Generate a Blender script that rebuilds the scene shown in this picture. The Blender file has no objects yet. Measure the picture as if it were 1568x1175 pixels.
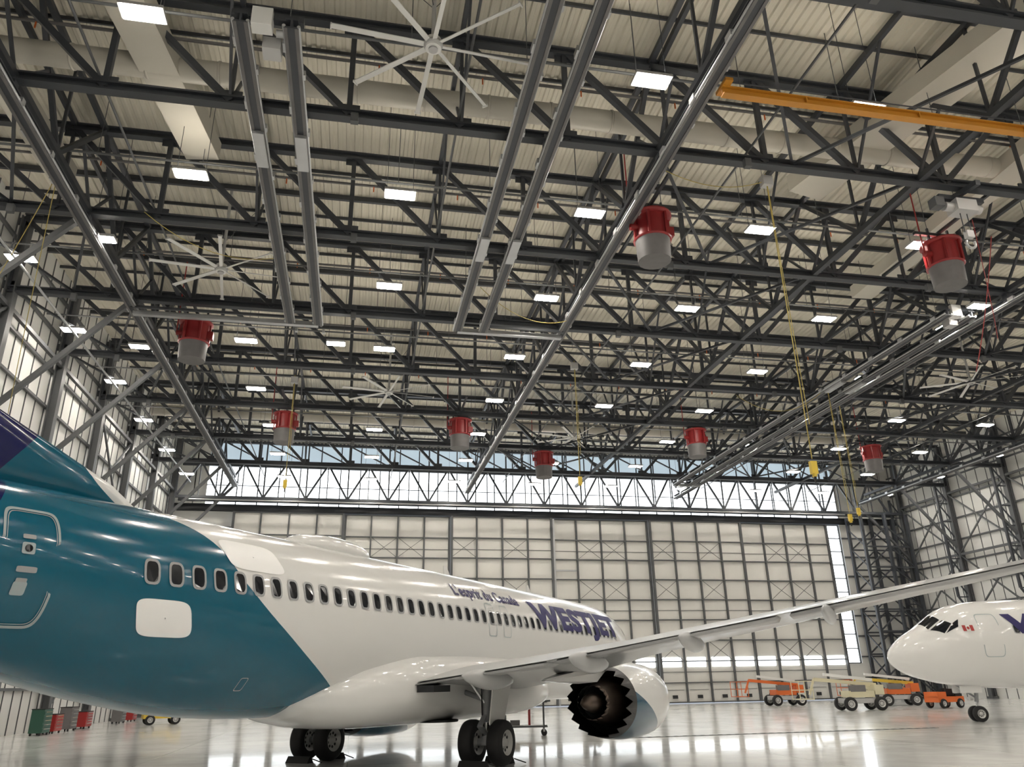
import bpy, bmesh, math, random
from mathutils import Vector, Matrix
random.seed(7)
S=bpy.context.scene
try:
    S.view_settings.view_transform='Standard'
except Exception: pass

# ------------------------------------------------------------------ materials
def mat(name,col,rough=.5,metal=0.,var=.0,vs=3.,bump=0.,bs=20.,coat=0.,emit=None,es=0.,spec=.5):
    m=bpy.data.materials.new(name); m.use_nodes=True
    nt=m.node_tree; b=nt.nodes['Principled BSDF']
    b.inputs['Base Color'].default_value=(*col,1); b.inputs['Roughness'].default_value=rough
    b.inputs['Metallic'].default_value=metal; b.inputs['Coat Weight'].default_value=coat
    b.inputs['Coat Roughness'].default_value=.03; b.inputs['Specular IOR Level'].default_value=spec
    if emit:
        b.inputs['Emission Color'].default_value=(*emit,1); b.inputs['Emission Strength'].default_value=es
    tc=nt.nodes.new('ShaderNodeTexCoord')
    if var>0:
        n=nt.nodes.new('ShaderNodeTexNoise'); n.inputs['Scale'].default_value=vs; n.inputs['Detail'].default_value=5
        nt.links.new(tc.outputs['Object'],n.inputs['Vector'])
        mx=nt.nodes.new('ShaderNodeMix'); mx.data_type='RGBA'
        mx.inputs['A'].default_value=(*[c*(1-var) for c in col],1); mx.inputs['B'].default_value=(*[min(1,c*(1+var)) for c in col],1)
        nt.links.new(n.outputs['Fac'],mx.inputs['Factor']); nt.links.new(mx.outputs['Result'],b.inputs['Base Color'])
    if bump>0:
        n=nt.nodes.new('ShaderNodeTexNoise'); n.inputs['Scale'].default_value=bs
        nt.links.new(tc.outputs['Object'],n.inputs['Vector'])
        bp=nt.nodes.new('ShaderNodeBump'); bp.inputs['Strength'].default_value=bump; bp.inputs['Distance'].default_value=.02
        nt.links.new(n.outputs['Fac'],bp.inputs['Height']); nt.links.new(bp.outputs['Normal'],b.inputs['Normal'])
    return m

M={}
M['steel']=mat('painted_structural_steel',(.044,.049,.058),.45,0,.15,1.5)
M['steel2']=mat('wall_framing_steel',(.1,.105,.11),.5,0,.1,1.)
M['lsteel']=mat('galvanised_steel',(.5,.51,.52),.35,.6,.1,2.)
M['deck']=mat('roof_deck',(.62,.59,.5),.6,0,.1,.25)
M['panel']=mat('insulated_wall_panel',(.76,.76,.73),.5,0,.06,.3)
M['panel2']=mat('door_panel',(.78,.77,.73),.45,0,.07,.35)
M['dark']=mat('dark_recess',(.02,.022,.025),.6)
M['black']=mat('black_rubber',(.012,.012,.013),.65,0,.2,8.)
M['glass']=mat('daylight_glazing',(.8,.85,.9),.2,emit=(.92,.97,1.),es=4.)
M['glass2']=mat('tinted_glazing',(.3,.4,.5),.15,emit=(.6,.72,.8),es=.7)
M['led']=mat('led_diffuser',(1,1,1),.4,emit=(1.,.93,.83),es=100.)
M['deck_fill']=mat('added_deck_fill_glow',(1,1,1),.4,emit=(1.,.91,.78),es=52.)  # glow added on the fixture tops to brighten the roof deck
M['fixture']=mat('fixture_housing',(.5,.5,.5),.4,.3)
M['duct']=mat('duct_white',(.5,.48,.42),.5,0,.05,1.)
M['orange']=mat('crane_orange',(.55,.24,.025),.4,0,.1,1.)
M['orange2']=mat('equipment_orange',(.7,.15,.03),.4,0,.1,1.)
M['yellow']=mat('safety_yellow',(.7,.5,.06),.4,0,.1,1.)
M['cream']=mat('machine_cream',(.7,.65,.45),.4,0,.1,1.)
M['cable']=mat('yellow_cable',(.42,.33,.08),.6)
M['red']=mat('generator_red',(.28,.02,.022),.42,0,.15,2.)
M['greyd']=mat('generator_skirt',(.15,.145,.145),.6,0,.2,3.)
M['white']=mat('white_enamel',(.8,.8,.78),.35)
M['paintw']=mat('aircraft_white',(.76,.76,.75),.22,0,.02,.6,coat=.6)
M['white_patch']=mat('added_white_patch',(.97,.97,.97),.35)  # plain white for made-up patches on the skin; no such panels exist
M['wing']=mat('wing_grey',(.45,.46,.465),.33,0,.06,1.,coat=.3)
M['alu']=mat('polished_aluminium',(.75,.76,.77),.2,.9)
M['teal']=mat('teal_paint',(.0,.1,.165),.15,0,.03,.6,coat=.5)
M['purple']=mat('lettering_indigo',(.012,.008,.1),.5)
M['glassd']=mat('cabin_window_glass',(.012,.014,.018),.08)
M['frame']=mat('window_surround',(.35,.36,.37),.3)
M['line']=mat('door_outline',(.36,.43,.45),.3)
M['hub']=mat('wheel_hub',(.55,.55,.54),.35,.3,.1,9.)
M['strut']=mat('landing_gear_grey',(.3,.31,.32),.35,.2,.2,5.)
M['chev']=mat('exhaust_chevron_metal',(.03,.029,.03),.4,.3,.2,4.)
M['core']=mat('core_nozzle_metal',(.13,.1,.08),.35,.85,.3,4.)
M['redp']=mat('tool_red',(.36,.03,.03),.4)
M['green']=mat('machine_green',(.03,.1,.07),.5)

# floor
m=bpy.data.materials.new('polished_concrete'); m.use_nodes=True; nt=m.node_tree; b=nt.nodes['Principled BSDF']
tc=nt.nodes.new('ShaderNodeTexCoord')
n1=nt.nodes.new('ShaderNodeTexNoise'); n1.inputs['Scale'].default_value=.35; n1.inputs['Detail'].default_value=8
nt.links.new(tc.outputs['Object'],n1.inputs['Vector'])
r=nt.nodes.new('ShaderNodeValToRGB'); r.color_ramp.elements[0].color=(.7,.7,.685,1); r.color_ramp.elements[1].color=(.88,.88,.865,1)
r.color_ramp.elements[0].position=.3; r.color_ramp.elements[1].position=.7
nt.links.new(n1.outputs['Fac'],r.inputs['Fac'])
bk=nt.nodes.new('ShaderNodeTexBrick'); bk.offset=0; bk.inputs['Scale'].default_value=1
bk.inputs['Brick Width'].default_value=6.; bk.inputs['Row Height'].default_value=6.; bk.inputs['Mortar Size'].default_value=.015
bk.inputs['Color1'].default_value=(1,1,1,1); bk.inputs['Color2'].default_value=(1,1,1,1); bk.inputs['Mortar'].default_value=(.5,.5,.5,1)
nt.links.new(tc.outputs['Object'],bk.inputs['Vector'])
mx=nt.nodes.new('ShaderNodeMix'); mx.data_type='RGBA'; mx.blend_type='MULTIPLY'; mx.inputs['Factor'].default_value=1
nt.links.new(r.outputs['Color'],mx.inputs['A']); nt.links.new(bk.outputs['Color'],mx.inputs['B']); nt.links.new(mx.outputs['Result'],b.inputs['Base Color'])
n2=nt.nodes.new('ShaderNodeTexNoise'); n2.inputs['Scale'].default_value=1.2; n2.inputs['Detail'].default_value=6
nt.links.new(tc.outputs['Object'],n2.inputs['Vector'])
mr=nt.nodes.new('ShaderNodeMapRange'); mr.inputs['To Min'].default_value=.12; mr.inputs['To Max'].default_value=.26
nt.links.new(n2.outputs['Fac'],mr.inputs['Value']); nt.links.new(mr.outputs['Result'],b.inputs['Roughness'])
b.inputs['Coat Weight'].default_value=.35; b.inputs['Coat Roughness'].default_value=.05
M['floor']=m

# livery material (colour fields are paint boundaries in aircraft coordinates)
def livery():
    m=bpy.data.materials.new('fuselage_livery'); m.use_nodes=True; nt=m.node_tree; b=nt.nodes['Principled BSDF']
    L=nt.links.new; N=nt.nodes.new
    tc=N('ShaderNodeTexCoord'); sx=N('ShaderNodeSeparateXYZ'); L(tc.outputs['Object'],sx.inputs[0])
    mz=N('ShaderNodeMapRange'); mz.inputs['From Min'].default_value=1; mz.inputs['From Max'].default_value=7
    L(sx.outputs['Z'],mz.inputs['Value'])
    fc=N('ShaderNodeFloatCurve'); c=fc.mapping.curves[0]
    pts=[(1.0,-2.8),(1.5,-3.7),(2.97,-6.7),(3.9,-8.1),(4.9,-9.0),(5.2,-9.6),(5.5,-10.2),(6.1,-10.9),(7.,-11.1)]
    q=[((z-1)/6,(x+14)/14) for z,x in pts]
    c.points[0].location=q[0]; c.points[1].location=q[-1]
    for p in q[1:-1]: c.points.new(*p)
    for p in c.points: p.handle_type='AUTO'
    fc.mapping.update()
    L(mz.outputs['Result'],fc.inputs['Value'])
    mxx=N('ShaderNodeMath'); mxx.operation='MULTIPLY_ADD'; mxx.inputs[1].default_value=14; mxx.inputs[2].default_value=-14
    L(fc.outputs['Value'],mxx.inputs[0])
    lt=N('ShaderNodeMath'); lt.operation='LESS_THAN'; L(sx.outputs['X'],lt.inputs[0]); L(mxx.outputs[0],lt.inputs[1])
    a=N('ShaderNodeMath'); a.operation='MULTIPLY_ADD'; a.inputs[1].default_value=.7; a.inputs[2].default_value=-16.31
    L(sx.outputs['Z'],a.inputs[0])
    lt2=N('ShaderNodeMath'); lt2.operation='LESS_THAN'; L(sx.outputs['X'],lt2.inputs[0]); L(a.outputs[0],lt2.inputs[1])
    m1=N('ShaderNodeMix'); m1.data_type='RGBA'; m1.inputs['A'].default_value=(.76,.76,.75,1); m1.inputs['B'].default_value=(0,.1,.165,1)
    L(lt.outputs[0],m1.inputs['Factor'])
    m2=N('ShaderNodeMix'); m2.data_type='RGBA'; m2.inputs['B'].default_value=(.004,.007,.075,1)
    L(m1.outputs['Result'],m2.inputs['A']); L(lt2.outputs[0],m2.inputs['Factor']); L(m2.outputs['Result'],b.inputs['Base Color'])
    b.inputs['Roughness'].default_value=.16; b.inputs['Coat Weight'].default_value=.25; b.inputs['Coat Roughness'].default_value=.02; b.inputs['Specular IOR Level'].default_value=.4
    nn=N('ShaderNodeTexNoise'); nn.inputs['Scale'].default_value=1.3; L(tc.outputs['Object'],nn.inputs['Vector'])
    bp=N('ShaderNodeBump'); bp.inputs['Strength'].default_value=.12; bp.inputs['Distance'].default_value=.03
    L(nn.outputs['Fac'],bp.inputs['Height']); L(bp.outputs['Normal'],b.inputs['Normal'])
    return m
M['livery']=livery()
def nac_mat():
    m=bpy.data.materials.new('nacelle_livery'); m.use_nodes=True; nt=m.node_tree; b=nt.nodes['Principled BSDF']
    L=nt.links.new; N=nt.nodes.new
    tc=N('ShaderNodeTexCoord'); sx=N('ShaderNodeSeparateXYZ'); L(tc.outputs['Object'],sx.inputs[0])
    a=N('ShaderNodeMath'); a.operation='MULTIPLY_ADD'; a.inputs[1].default_value=-.42; a.inputs[2].default_value=3.4
    L(sx.outputs['X'],a.inputs[0])
    lt=N('ShaderNodeMath'); lt.operation='LESS_THAN'; L(sx.outputs['Z'],lt.inputs[0]); L(a.outputs[0],lt.inputs[1])
    m1=N('ShaderNodeMix'); m1.data_type='RGBA'; m1.inputs['A'].default_value=(.76,.76,.75,1); m1.inputs['B'].default_value=(0,.07,.13,1)
    L(lt.outputs[0],m1.inputs['Factor']); L(m1.outputs['Result'],b.inputs['Base Color'])
    b.inputs['Roughness'].default_value=.22; b.inputs['Coat Weight'].default_value=.4
    return m
M['nac']=nac_mat()

# ------------------------------------------------------------------ mesh builder
class MB:
    def __init__(s): s.v=[];s.f=[];s.m=[];s.sm=[];s.mats=[]
    def mi(s,k):
        if k not in s.mats: s.mats.append(k)
        return s.mats.index(k)
    def add(s,vs,fs,k,smooth=False):
        o=len(s.v); s.v+= [tuple(p) for p in vs]; i=s.mi(k)
        for f in fs: s.f.append([a+o for a in f]); s.m.append(i); s.sm.append(smooth)
    def box(s,c,d,k,rz=0):
        x,y,z=d[0]/2,d[1]/2,d[2]/2; R=Matrix.Rotation(rz,3,'Z'); c=Vector(c)
        vs=[c+R@Vector((a*x,b_*y,e*z)) for a in(-1,1) for b_ in(-1,1) for e in(-1,1)]
        s.add(vs,[(0,1,3,2),(4,6,7,5),(0,4,5,1),(2,3,7,6),(0,2,6,4),(1,5,7,3)],k)
    def beam(s,p,q,k,w=.1,h=None):
        h=h or w; p=Vector(p);q=Vector(q);d=(q-p)
        if d.length<1e-5: return
        d.normalize(); u=Vector((0,0,1)) if abs(d.z)<.95 else Vector((0,1,0))
        a=d.cross(u).normalized()*w/2; c=a.cross(d).normalized()*h/2
        vs=[p-a-c,p+a-c,p+a+c,p-a+c,q-a-c,q+a-c,q+a+c,q-a+c]
        s.add(vs,[(3,2,1,0),(4,5,6,7),(0,1,5,4),(1,2,6,5),(2,3,7,6),(3,0,4,7)],k)
    def ibeam(s,p,q,k,w=.25,h=.3,t=.04):
        p=Vector(p);q=Vector(q); up=Vector((0,0,h/2-t/2))
        s.beam(p+up,q+up,k,w,t); s.beam(p-up,q-up,k,w,t); s.beam(p,q,k,t,h-2*t)
    def cyl(s,p,q,r,k,n=12,r2=None,cap=True):
        r2=r if r2 is None else r2; p=Vector(p);q=Vector(q);d=(q-p).normalized()
        u=Vector((0,0,1)) if abs(d.z)<.9 else Vector((1,0,0)); a=d.cross(u).normalized(); c=a.cross(d)
        vs=[];fs=[]
        for i in range(n):
            t=2*math.pi*i/n; e=a*math.cos(t)+c*math.sin(t); vs.append(p+e*r); vs.append(q+e*r2)
        for i in range(n):
            j=(i+1)%n; fs.append((2*i,2*j,2*j+1,2*i+1))
        s.add(vs,fs,k,True)
        if cap: s.add(vs,[tuple(2*i for i in range(n))[::-1],tuple(2*i+1 for i in range(n))],k)
    def lathe(s,prof,o,ax,k,n=32,smooth=True):
        o=Vector(o);ax=Vector(ax).normalized(); u=Vector((0,0,1)) if abs(ax.z)<.9 else Vector((1,0,0))
        a=ax.cross(u).normalized(); c=a.cross(ax); vs=[];fs=[]
        for t,r in prof:
            for i in range(n):
                th=2*math.pi*i/n; vs.append(o+ax*t+(a*math.cos(th)+c*math.sin(th))*r)
        for j in range(len(prof)-1):
            for i in range(n):
                i2=(i+1)%n; fs.append((j*n+i,j*n+i2,(j+1)*n+i2,(j+1)*n+i))
        s.add(vs,fs,k,smooth)
    def loft(s,rings,k,smooth=True,caps=True):
        n=len(rings[0]); vs=[p for r in rings for p in r]; fs=[]
        for j in range(len(rings)-1):
            for i in range(n):
                i2=(i+1)%n; fs.append((j*n+i,j*n+i2,(j+1)*n+i2,(j+1)*n+i))
        if caps:
            fs.append(tuple(range(n))[::-1]); fs.append(tuple((len(rings)-1)*n+i for i in range(n)))
        s.add(vs,fs,k,smooth)
    def obj(s,name,parent=None,fix=False):
        me=bpy.data.meshes.new(name); me.from_pydata(s.v,[],s.f)
        for k in s.mats: me.materials.append(M[k])
        me.polygons.foreach_set('material_index',s.m); me.polygons.foreach_set('use_smooth',s.sm); me.update()
        if fix:
            bm=bmesh.new(); bm.from_mesh(me); bmesh.ops.recalc_face_normals(bm,faces=bm.faces); bm.to_mesh(me); bm.free()
        ob=bpy.data.objects.new(name,me); S.collection.objects.link(ob)
        if parent: ob.parent=parent
        return ob
def empty(name,loc=(0,0,0),rz=0):
    e=bpy.data.objects.new(name,None); S.collection.objects.link(e); e.location=loc; e.rotation_euler=(0,0,rz); e.empty_display_size=.5
    return e

# ------------------------------------------------------------------ camera
yaw=math.radians(11.4); p=math.radians(21.36)
R=Vector((math.cos(yaw),-math.sin(yaw),0)); H=Vector((math.sin(yaw),math.cos(yaw),0))
F=H*math.cos(p)+Vector((0,0,math.sin(p))); U=R.cross(F)
rl=.019; Xc=(R-U*rl).normalized(); Yc=(U+R*rl).normalized(); Zc=Xc.cross(Yc)
cam=bpy.data.cameras.new('camera'); co=bpy.data.objects.new('camera',cam); S.collection.objects.link(co)
mw=Matrix((Xc,Yc,Zc)).transposed().to_4x4(); mw.translation=Vector((0,0,2.0)); co.matrix_world=mw
cam.sensor_width=36; cam.lens=1578/2100*36; cam.clip_end=600; cam.clip_start=.1
S.camera=co

# ------------------------------------------------------------------ shell
X0,X1,Y0,Y1=-17.3,58.,-22.,75.
ZB,ZT,ZD,ZDOOR=19.9,23.9,24.4,17.5
f=MB(); f.box(((X0+X1)/2,(Y0+Y1)/2,-.1),(X1-X0+1,Y1-Y0+1,.2),'floor'); f.obj('floor')
c=MB()
per=.36; n=int((X1-X0)/per); prof=[]
for i in range(n+1):
    x=X0+i*per; prof+= [(x,ZD),(x+.13,ZD),(x+.18,ZD+.07),(x+.31,ZD+.07)]
vs=[];fs=[]
for x,z in prof: vs+= [(x,Y0,z),(x,Y1+.3,z)]
for i in range(len(prof)-1): fs.append((2*i,2*i+1,2*i+3,2*i+2))
c.add(vs,fs,'deck'); c.box(((X0+X1)/2,(Y0+Y1)/2,ZD+.35),(X1-X0+1,Y1-Y0+1,.2),'deck'); c.obj('ceiling')

TY=[21.4+7.45*k for k in range(-5,7)]   # truss lines
PX=3.8
xs=[.8-PX*4.5+PX*i for i in range(0,20)]
xs=[X0+.3]+[x for x in xs if X0+1.5<x<X1-1.5]+[X1-.3]
XM=20.
RS=empty('steel_roof_structure')
def wall_long(name,x,sgn):
    w=MB(); w.box((x-sgn*.1,(Y0+Y1)/2,ZD/2),(.2,Y1-Y0,ZD),'panel')
    for z in [2.2+2.05*i for i in range(11)]:
        w.beam((x+sgn*.12,Y0,z),(x+sgn*.12,Y1,z),'steel2',.16,.14)
    y=Y0
    while y<Y1:
        w.beam((x+sgn*.02,y,0),(x+sgn*.02,y,ZD),'steel2',.05,.05); y+=1.24
    w.obj(name)
wall_long('wall_left',X0,1); wall_long('wall_right',X1,-1)
def columns(x,sgn):
    E=empty('steel_wall_frame')
    for k,y in enumerate(TY+[73.2]):
        if y<-15: continue
        w=MB(); a=x+sgn*.45
        w.beam((a-.2,y,0),(a-.2,y,ZT),'steel2',.06,.45); w.beam((a+.2,y,0),(a+.2,y,ZT),'steel2',.06,.45); w.beam((a,y,0),(a,y,ZT),'steel2',.4,.05)
        b_=x+sgn*1.7
        if sgn<0:
            w.beam((b_,y,9),(b_,y,ZB),'steel',.2)
            for j in range(6):
                z=9+j*1.8; w.beam((a,y,z),(b_,y,z+1.8),'steel',.1); w.beam((a,y,z),(b_,y,z),'steel',.1)
            w.beam((a,y,7.2),(b_,y,9),'steel',.14)
        w.beam((a,y,13.5),(x+sgn*6,y,ZB),'steel2',.22)
        w.box((a,y,.1),(.7,.7,.2),'steel2')
        w.obj('column_%d'%k,E)
    w=MB()
    T2=TY+[73.2]
    for i in range(len(T2)-1):
        if T2[i]<-15: continue
        if (i%3==0) if sgn>0 else True:
            for z0 in (1.,7.,13.):
                w.beam((x+sgn*.5,T2[i],z0),(x+sgn*.5,T2[i+1],z0+6),'steel2',.12); w.beam((x+sgn*.5,T2[i+1],z0),(x+sgn*.5,T2[i],z0+6),'steel2',.12)
        for z0 in (7.,13.,19.): w.beam((x+sgn*.5,T2[i],z0),(x+sgn*.5,T2[i+1],z0),'steel2',.2)
    w.obj('wall_bracing',E)
columns(X0,1); columns(X1,-1)
# back wall
w=MB(); w.box(((X0+X1)/2,Y0-.1,ZD/2),(X1-X0,.2,ZD),'panel')
for i in range(10): w.beam((X0,Y0+.1,2+2*i),(X1,Y0+.1,2+2*i),'steel2',.15)
for i in range(28): w.beam((X0+i*2.7,Y0+.1,0),(X0+i*2.7,Y0+.1,ZD),'steel2',.15)
w.obj('wall_back')
# far wall with door opening
w=MB(); DX0,DX1=-11.6,49.2
w.box(((X0+DX0)/2,Y1+.1,ZDOOR/2),(DX0-X0,.2,ZDOOR),'panel'); w.box(((51.+X1)/2,Y1+.1,ZDOOR/2),(X1-51.,.2,ZDOOR),'panel')
w.box(((X0+X1)/2,Y1+.1,21.95),(X1-X0,.25,.25),'steel'); w.box(((X0+X1)/2,Y1+.1,17.85),(X1-X0,.5,.65),'dark')
w.box((50.1,Y1+.1,1.7),(1.8,.2,3.4),'panel')
x=X0
while x<X1:
    w.beam((x,Y1,18.2),(x,Y1,ZD),'steel',.1); x+=1.9
w.beam((X0,Y1,20.0),(X1,Y1,20.0),'steel',.07)
w.box(((X0+X1)/2,Y1+.1,24.3),(X1-X0,.25,.3),'steel')
w.box((X0+1.5,Y1+.1,21.3),(3,.3,6.3),'panel'); w.box((X1-3.5,Y1+.1,21.3),(7,.3,6.3),'panel')
for z in [2+2*i for i in range(8)]:
    w.beam((X0,Y1-.1,z),(DX0,Y1-.1,z),'steel2',.15); w.beam((51,Y1-.1,z),(X1,Y1-.1,z),'steel2',.15)
w.obj('wall_far')
w=MB(); w.box(((X0+X1)/2,Y1+.15,20.05),(X1-X0-.5,.04,3.8),'glass'); w.obj('window_1')
w=MB(); w.box(((X0+X1)/2,Y1+.15,23.2),(X1-X0-.5,.04,2.3),'glass2'); w.obj('window_2')
w=MB(); w.box((50.1,Y1+.1,10.4),(1.3,.05,14.),'glass')
for i in range(11): w.beam((49.4,Y1,3.4+1.4*i),(50.8,Y1,3.4+1.4*i),'steel2',.1)
w.beam((49.4,Y1,3.4),(49.4,Y1,17.4),'steel2',.14); w.beam((50.8,Y1,3.4),(50.8,Y1,17.4),'steel2',.14)
w.obj('window_3')
# door leaves
NL=6; LW=(DX1-DX0)/NL
for L_ in range(NL):
    d=MB(); a=DX0+L_*LW; yy=Y1-(.25 if L_%2 else .6)
    d.box((a+LW/2,yy+.1,ZDOOR/2),(LW-.04,.12,ZDOOR-.1),'panel2')
    nc=4
    for i in range(nc+1):
        x=a+LW*i/nc; wd=.14
        if i in(0,nc): wd=.2; x+= .1 if i==0 else -.1
        d.beam((x,yy-.1,0.05),(x,yy-.1,ZDOOR-.1),'steel2',wd,.25)
    zz=[.12,1.85]+[1.85+1.92*i for i in range(1,8)]+[ZDOOR-.15]
    for z in zz: d.beam((a,yy-.1,z),(a+LW,yy-.1,z),'steel2',.2,.1)
    for z in (2.8,8.5,14.2): d.beam((a,yy,z),(a+LW,yy,z),'steel2',.06,.04)
    for ci in ((1,2) if L_%2 else (0,2)):
        x=a+LW*ci/nc; x2=x+LW/nc
        for zi in (2,5,7):
            d.beam((x,yy-.2,zz[zi]),(x2,yy-.2,zz[zi+1]),'steel2',.04); d.beam((x2,yy-.2,zz[zi]),(x,yy-.2,zz[zi+1]),'steel2',.04)
    for i in range(nc):
        x=a+LW*(i+.5)/nc; d.box((x,yy+.02,3.7),(1.9,.06,.85),'glass'); d.box((x,yy-.1,.6),(.5,.1,.3),'dark')
        d.box((x,yy+.0,1.2),(1.9,.06,.03),'steel2')
    if L_==3:
        d.box((a+.1,yy-.25,8.7),(.25,.25,17.3),'lsteel')
        d.box((a+1.3,yy-.2,12.3),(2.2,.1,.15),'lsteel')
    d.obj('door_%d'%(L_+1))
# lattice tower at the door pocket and guide truss in front of glazing
t=MB()
for x in (51.6,54.4,57):
    for y in (Y1-3,Y1-.6): t.beam((x,y,0),(x,y,18.1),'steel',.28)
for i in range(8):
    z=i*2.1
    for y in (Y1-3,Y1-.6):
        t.beam((51.6,y,z),(57,y,z),'steel',.14); t.beam((51.6,y,z),(54.4,y,z+2.1),'steel',.12); t.beam((57,y,z),(54.4,y,z+2.1),'steel',.12)
    for x in(51.6,57): t.beam((x,Y1-3,z),(x,Y1-.6,z+2.1),'steel',.1)
t.obj('door_pocket_tower')
t=MB(); GA,GB=X0+.8,X1-.8
for y in (Y1-2.2,Y1-.9):
    t.beam((GA,y,18.35),(GB,y,18.35),'steel',.24); t.beam((GA,y,21.7),(GB,y,21.7),'steel',.2)
t.beam((GA,Y1-2.2,23.6),(GB,Y1-2.2,23.6),'steel',.2)
x=GA
while x<GB-3.2:
    y=Y1-2.2
    t.beam((x,y,18.35),(x+1.9,y,21.7),'steel',.17); t.beam((x+3.8,y,18.35),(x+1.9,y,21.7),'steel',.17); t.beam((x,y,18.35),(x,y,24.),'steel',.13)
    t.beam((x+1.9,y,18.35),(x+1.9,y,21.7),'steel',.09)
    t.beam((x,y,23.6),(x+3.8,y,21.7),'steel',.12)
    t.beam((x,Y1-2.2,18.35),(x+3.8,Y1-.9,18.35),'steel',.09)
    x+=3.8
t.obj('door_guide_truss')
w=MB()
w.cyl((X0+2,Y1-2.8,18.0),(X1-8,Y1-2.8,18.0),.07,'lsteel'); w.obj('guide_rail_pipe')

# ------------------------------------------------------------------ roof trusses
for y in TY:
    t=MB()
    t.ibeam((X0+.3,y,ZB),(X1-.3,y,ZB),'steel',.34,.34,.07)
    t.ibeam((X0+.3,y,ZT),(X1-.3,y,ZT),'steel',.32,.34,.07)
    for i,x in enumerate(xs):
        main=(i%2==0)
        t.beam((x,y,ZB),(x,y,ZT),'steel',.18 if main else .12)
        t.box((x,y,ZB+.25),(.7,.05,.4),'steel'); t.box((x,y,ZT-.25),(.7,.05,.4),'steel')
    for i in range(len(xs)-1):
        a,b_=xs[i],xs[i+1]
        if (a+b_)/2<XM: t.beam((a,y,ZT),(b_,y,ZB),'steel',.22)
        else: t.beam((a,y,ZB),(b_,y,ZT),'steel',.22)
    t.obj('roof_truss',RS)
for X in (-11.3,9.9,20.5,31.1,41.7,52.):
    t=MB()
    for i in range(len(TY)-1):
        a,b_=TY[i],TY[i+1]; mid=(a+b_)/2
        t.beam((X,a,ZT),(X,mid,ZB),'steel',.17); t.beam((X,b_,ZT),(X,mid,ZB),'steel',.17)
        t.beam((X,a,ZB),(X,a+1.86,(ZB+ZT)/2),'steel',.1); t.beam((X,b_,ZB),(X,b_-1.86,(ZB+ZT)/2),'steel',.1)
        t.beam((X,mid,ZB),(X,mid,ZT),'steel',.1)
    t.beam((X,TY[0],ZB),(X,TY[-1]+5,ZB),'steel',.24); t.beam((X,TY[0],ZT),(X,TY[-1]+5,ZT),'steel',.2)
    t.obj('longitudinal_truss',RS)
t=MB()
for y in TY:
    t.beam((X0,y+3.72,ZD-.16),(X1,y+3.72,ZD-.16),'steel',.16,.26)
    for k in (1.86,5.6): t.beam((X0,y+k,ZD-.1),(X1,y+k,ZD-.1),'steel',.07,.16)
for x in xs[1:-1:2]: t.beam((x,Y0,ZT+.15),(x,Y1,ZT+.15),'steel',.16,.26)
t.obj('roof_joists',RS)
t=MB()
for i in range(len(TY)-1):
    for (a,b_) in ((-17,-11.3),(9.9,20.5),(31.1,41.7)):
        t.beam((a,TY[i],ZB+.1),((a+b_)/2,TY[i+1],ZB+.1),'steel',.11); t.beam((b_,TY[i],ZB+.1),((a+b_)/2,TY[i+1],ZB+.1),'steel',.11)
    for x in (xs[3],xs[5],xs[9],xs[12],xs[14],xs[17]):
        t.beam((x,TY[i],ZB),(x,TY[i]+2.6,ZT),'steel',.09); t.beam((x,TY[i+1],ZB),(x,TY[i+1]-2.6,ZT),'steel',.09)
t.obj('wind_bracing',RS)
t=MB()
for i,y in enumerate(TY[:-1]):
    t.cyl((X0,y+.9,ZT-.8),(X1,y+.9,ZT-.8),.06,'greyd',8); t.cyl((X0,y+5.3,ZB+1.3),(X1,y+5.3,ZB+1.3),.05,'steel2',8)
    for x in xs[1:-1]:
        t.cyl((x+.9,y+.9,ZT-.8),(x+.9,y+.9,ZT-1.1),.03,'orange2',6); t.cyl((x+1.9,y+5.3,ZB+1.3),(x+1.9,y+5.3,ZD),.015,'steel2',5)
    for x in (-14.,-.9,13.2,26.5,36.,47.): t.box((x,y-.25,ZB-.3),(.25,.2,.35),'steel2')
for x in (-8.9,2.6,13.4,34.,46.): t.cyl((x,Y0,ZB+.4),(x,Y1-3,ZB+.4),.045,'steel2',8)
t.cyl((-15.2,Y0,19.5),(-15.2,Y1-3,19.5),.06,'lsteel',8)
t.obj('pipework',RS)

# ------------------------------------------------------------------ high bay lights
fans=[(1.4,18.0),(-6.9,33.),(1.4,47.9),(16.2,56.),(39,40.5)]
lt=MB()
for i in range(-2,8):
    for j in range(-5,8):
        x=.8+7.6*i; y=18.0+7.45*j
        if i==-2 : x=-15.2
        if x>X1-1: continue
        if any(abs(x-a)<2.5 and abs(y-b_)<2.5 for a,b_ in fans): continue
        z=19.75; jx=random.uniform(-.15,.15)
        x+=jx
        lt.box((x,y,z),(1.08,.50,.03),'led'); lt.box((x,y,z+.07),(1.2,.62,.1),'fixture'); lt.box((x,y,z+.135),(.8,.35,.02),'deck_fill')  # glowing top plate is added fill for the deck, not a fixture part
        for a in(-.5,.5): lt.cyl((x+a,y,z+.1),(x+a,y,ZD-.02),.012,'steel',5)
for (x,y) in ((-11.,29.9),(-12.2,41.),(30.,29.5),(-1.8,39.)):
    z=19.3; lt.box((x,y,z),(.9,.45,.03),'led'); lt.box((x,y,z+.08),(1.0,.55,.12),'fixture')
    for a in(-.4,.4): lt.cyl((x+a,y,z+.1),(x+a,y,ZD-.02),.012,'steel',5)
lt.obj('high_bay_lights',RS)

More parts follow.
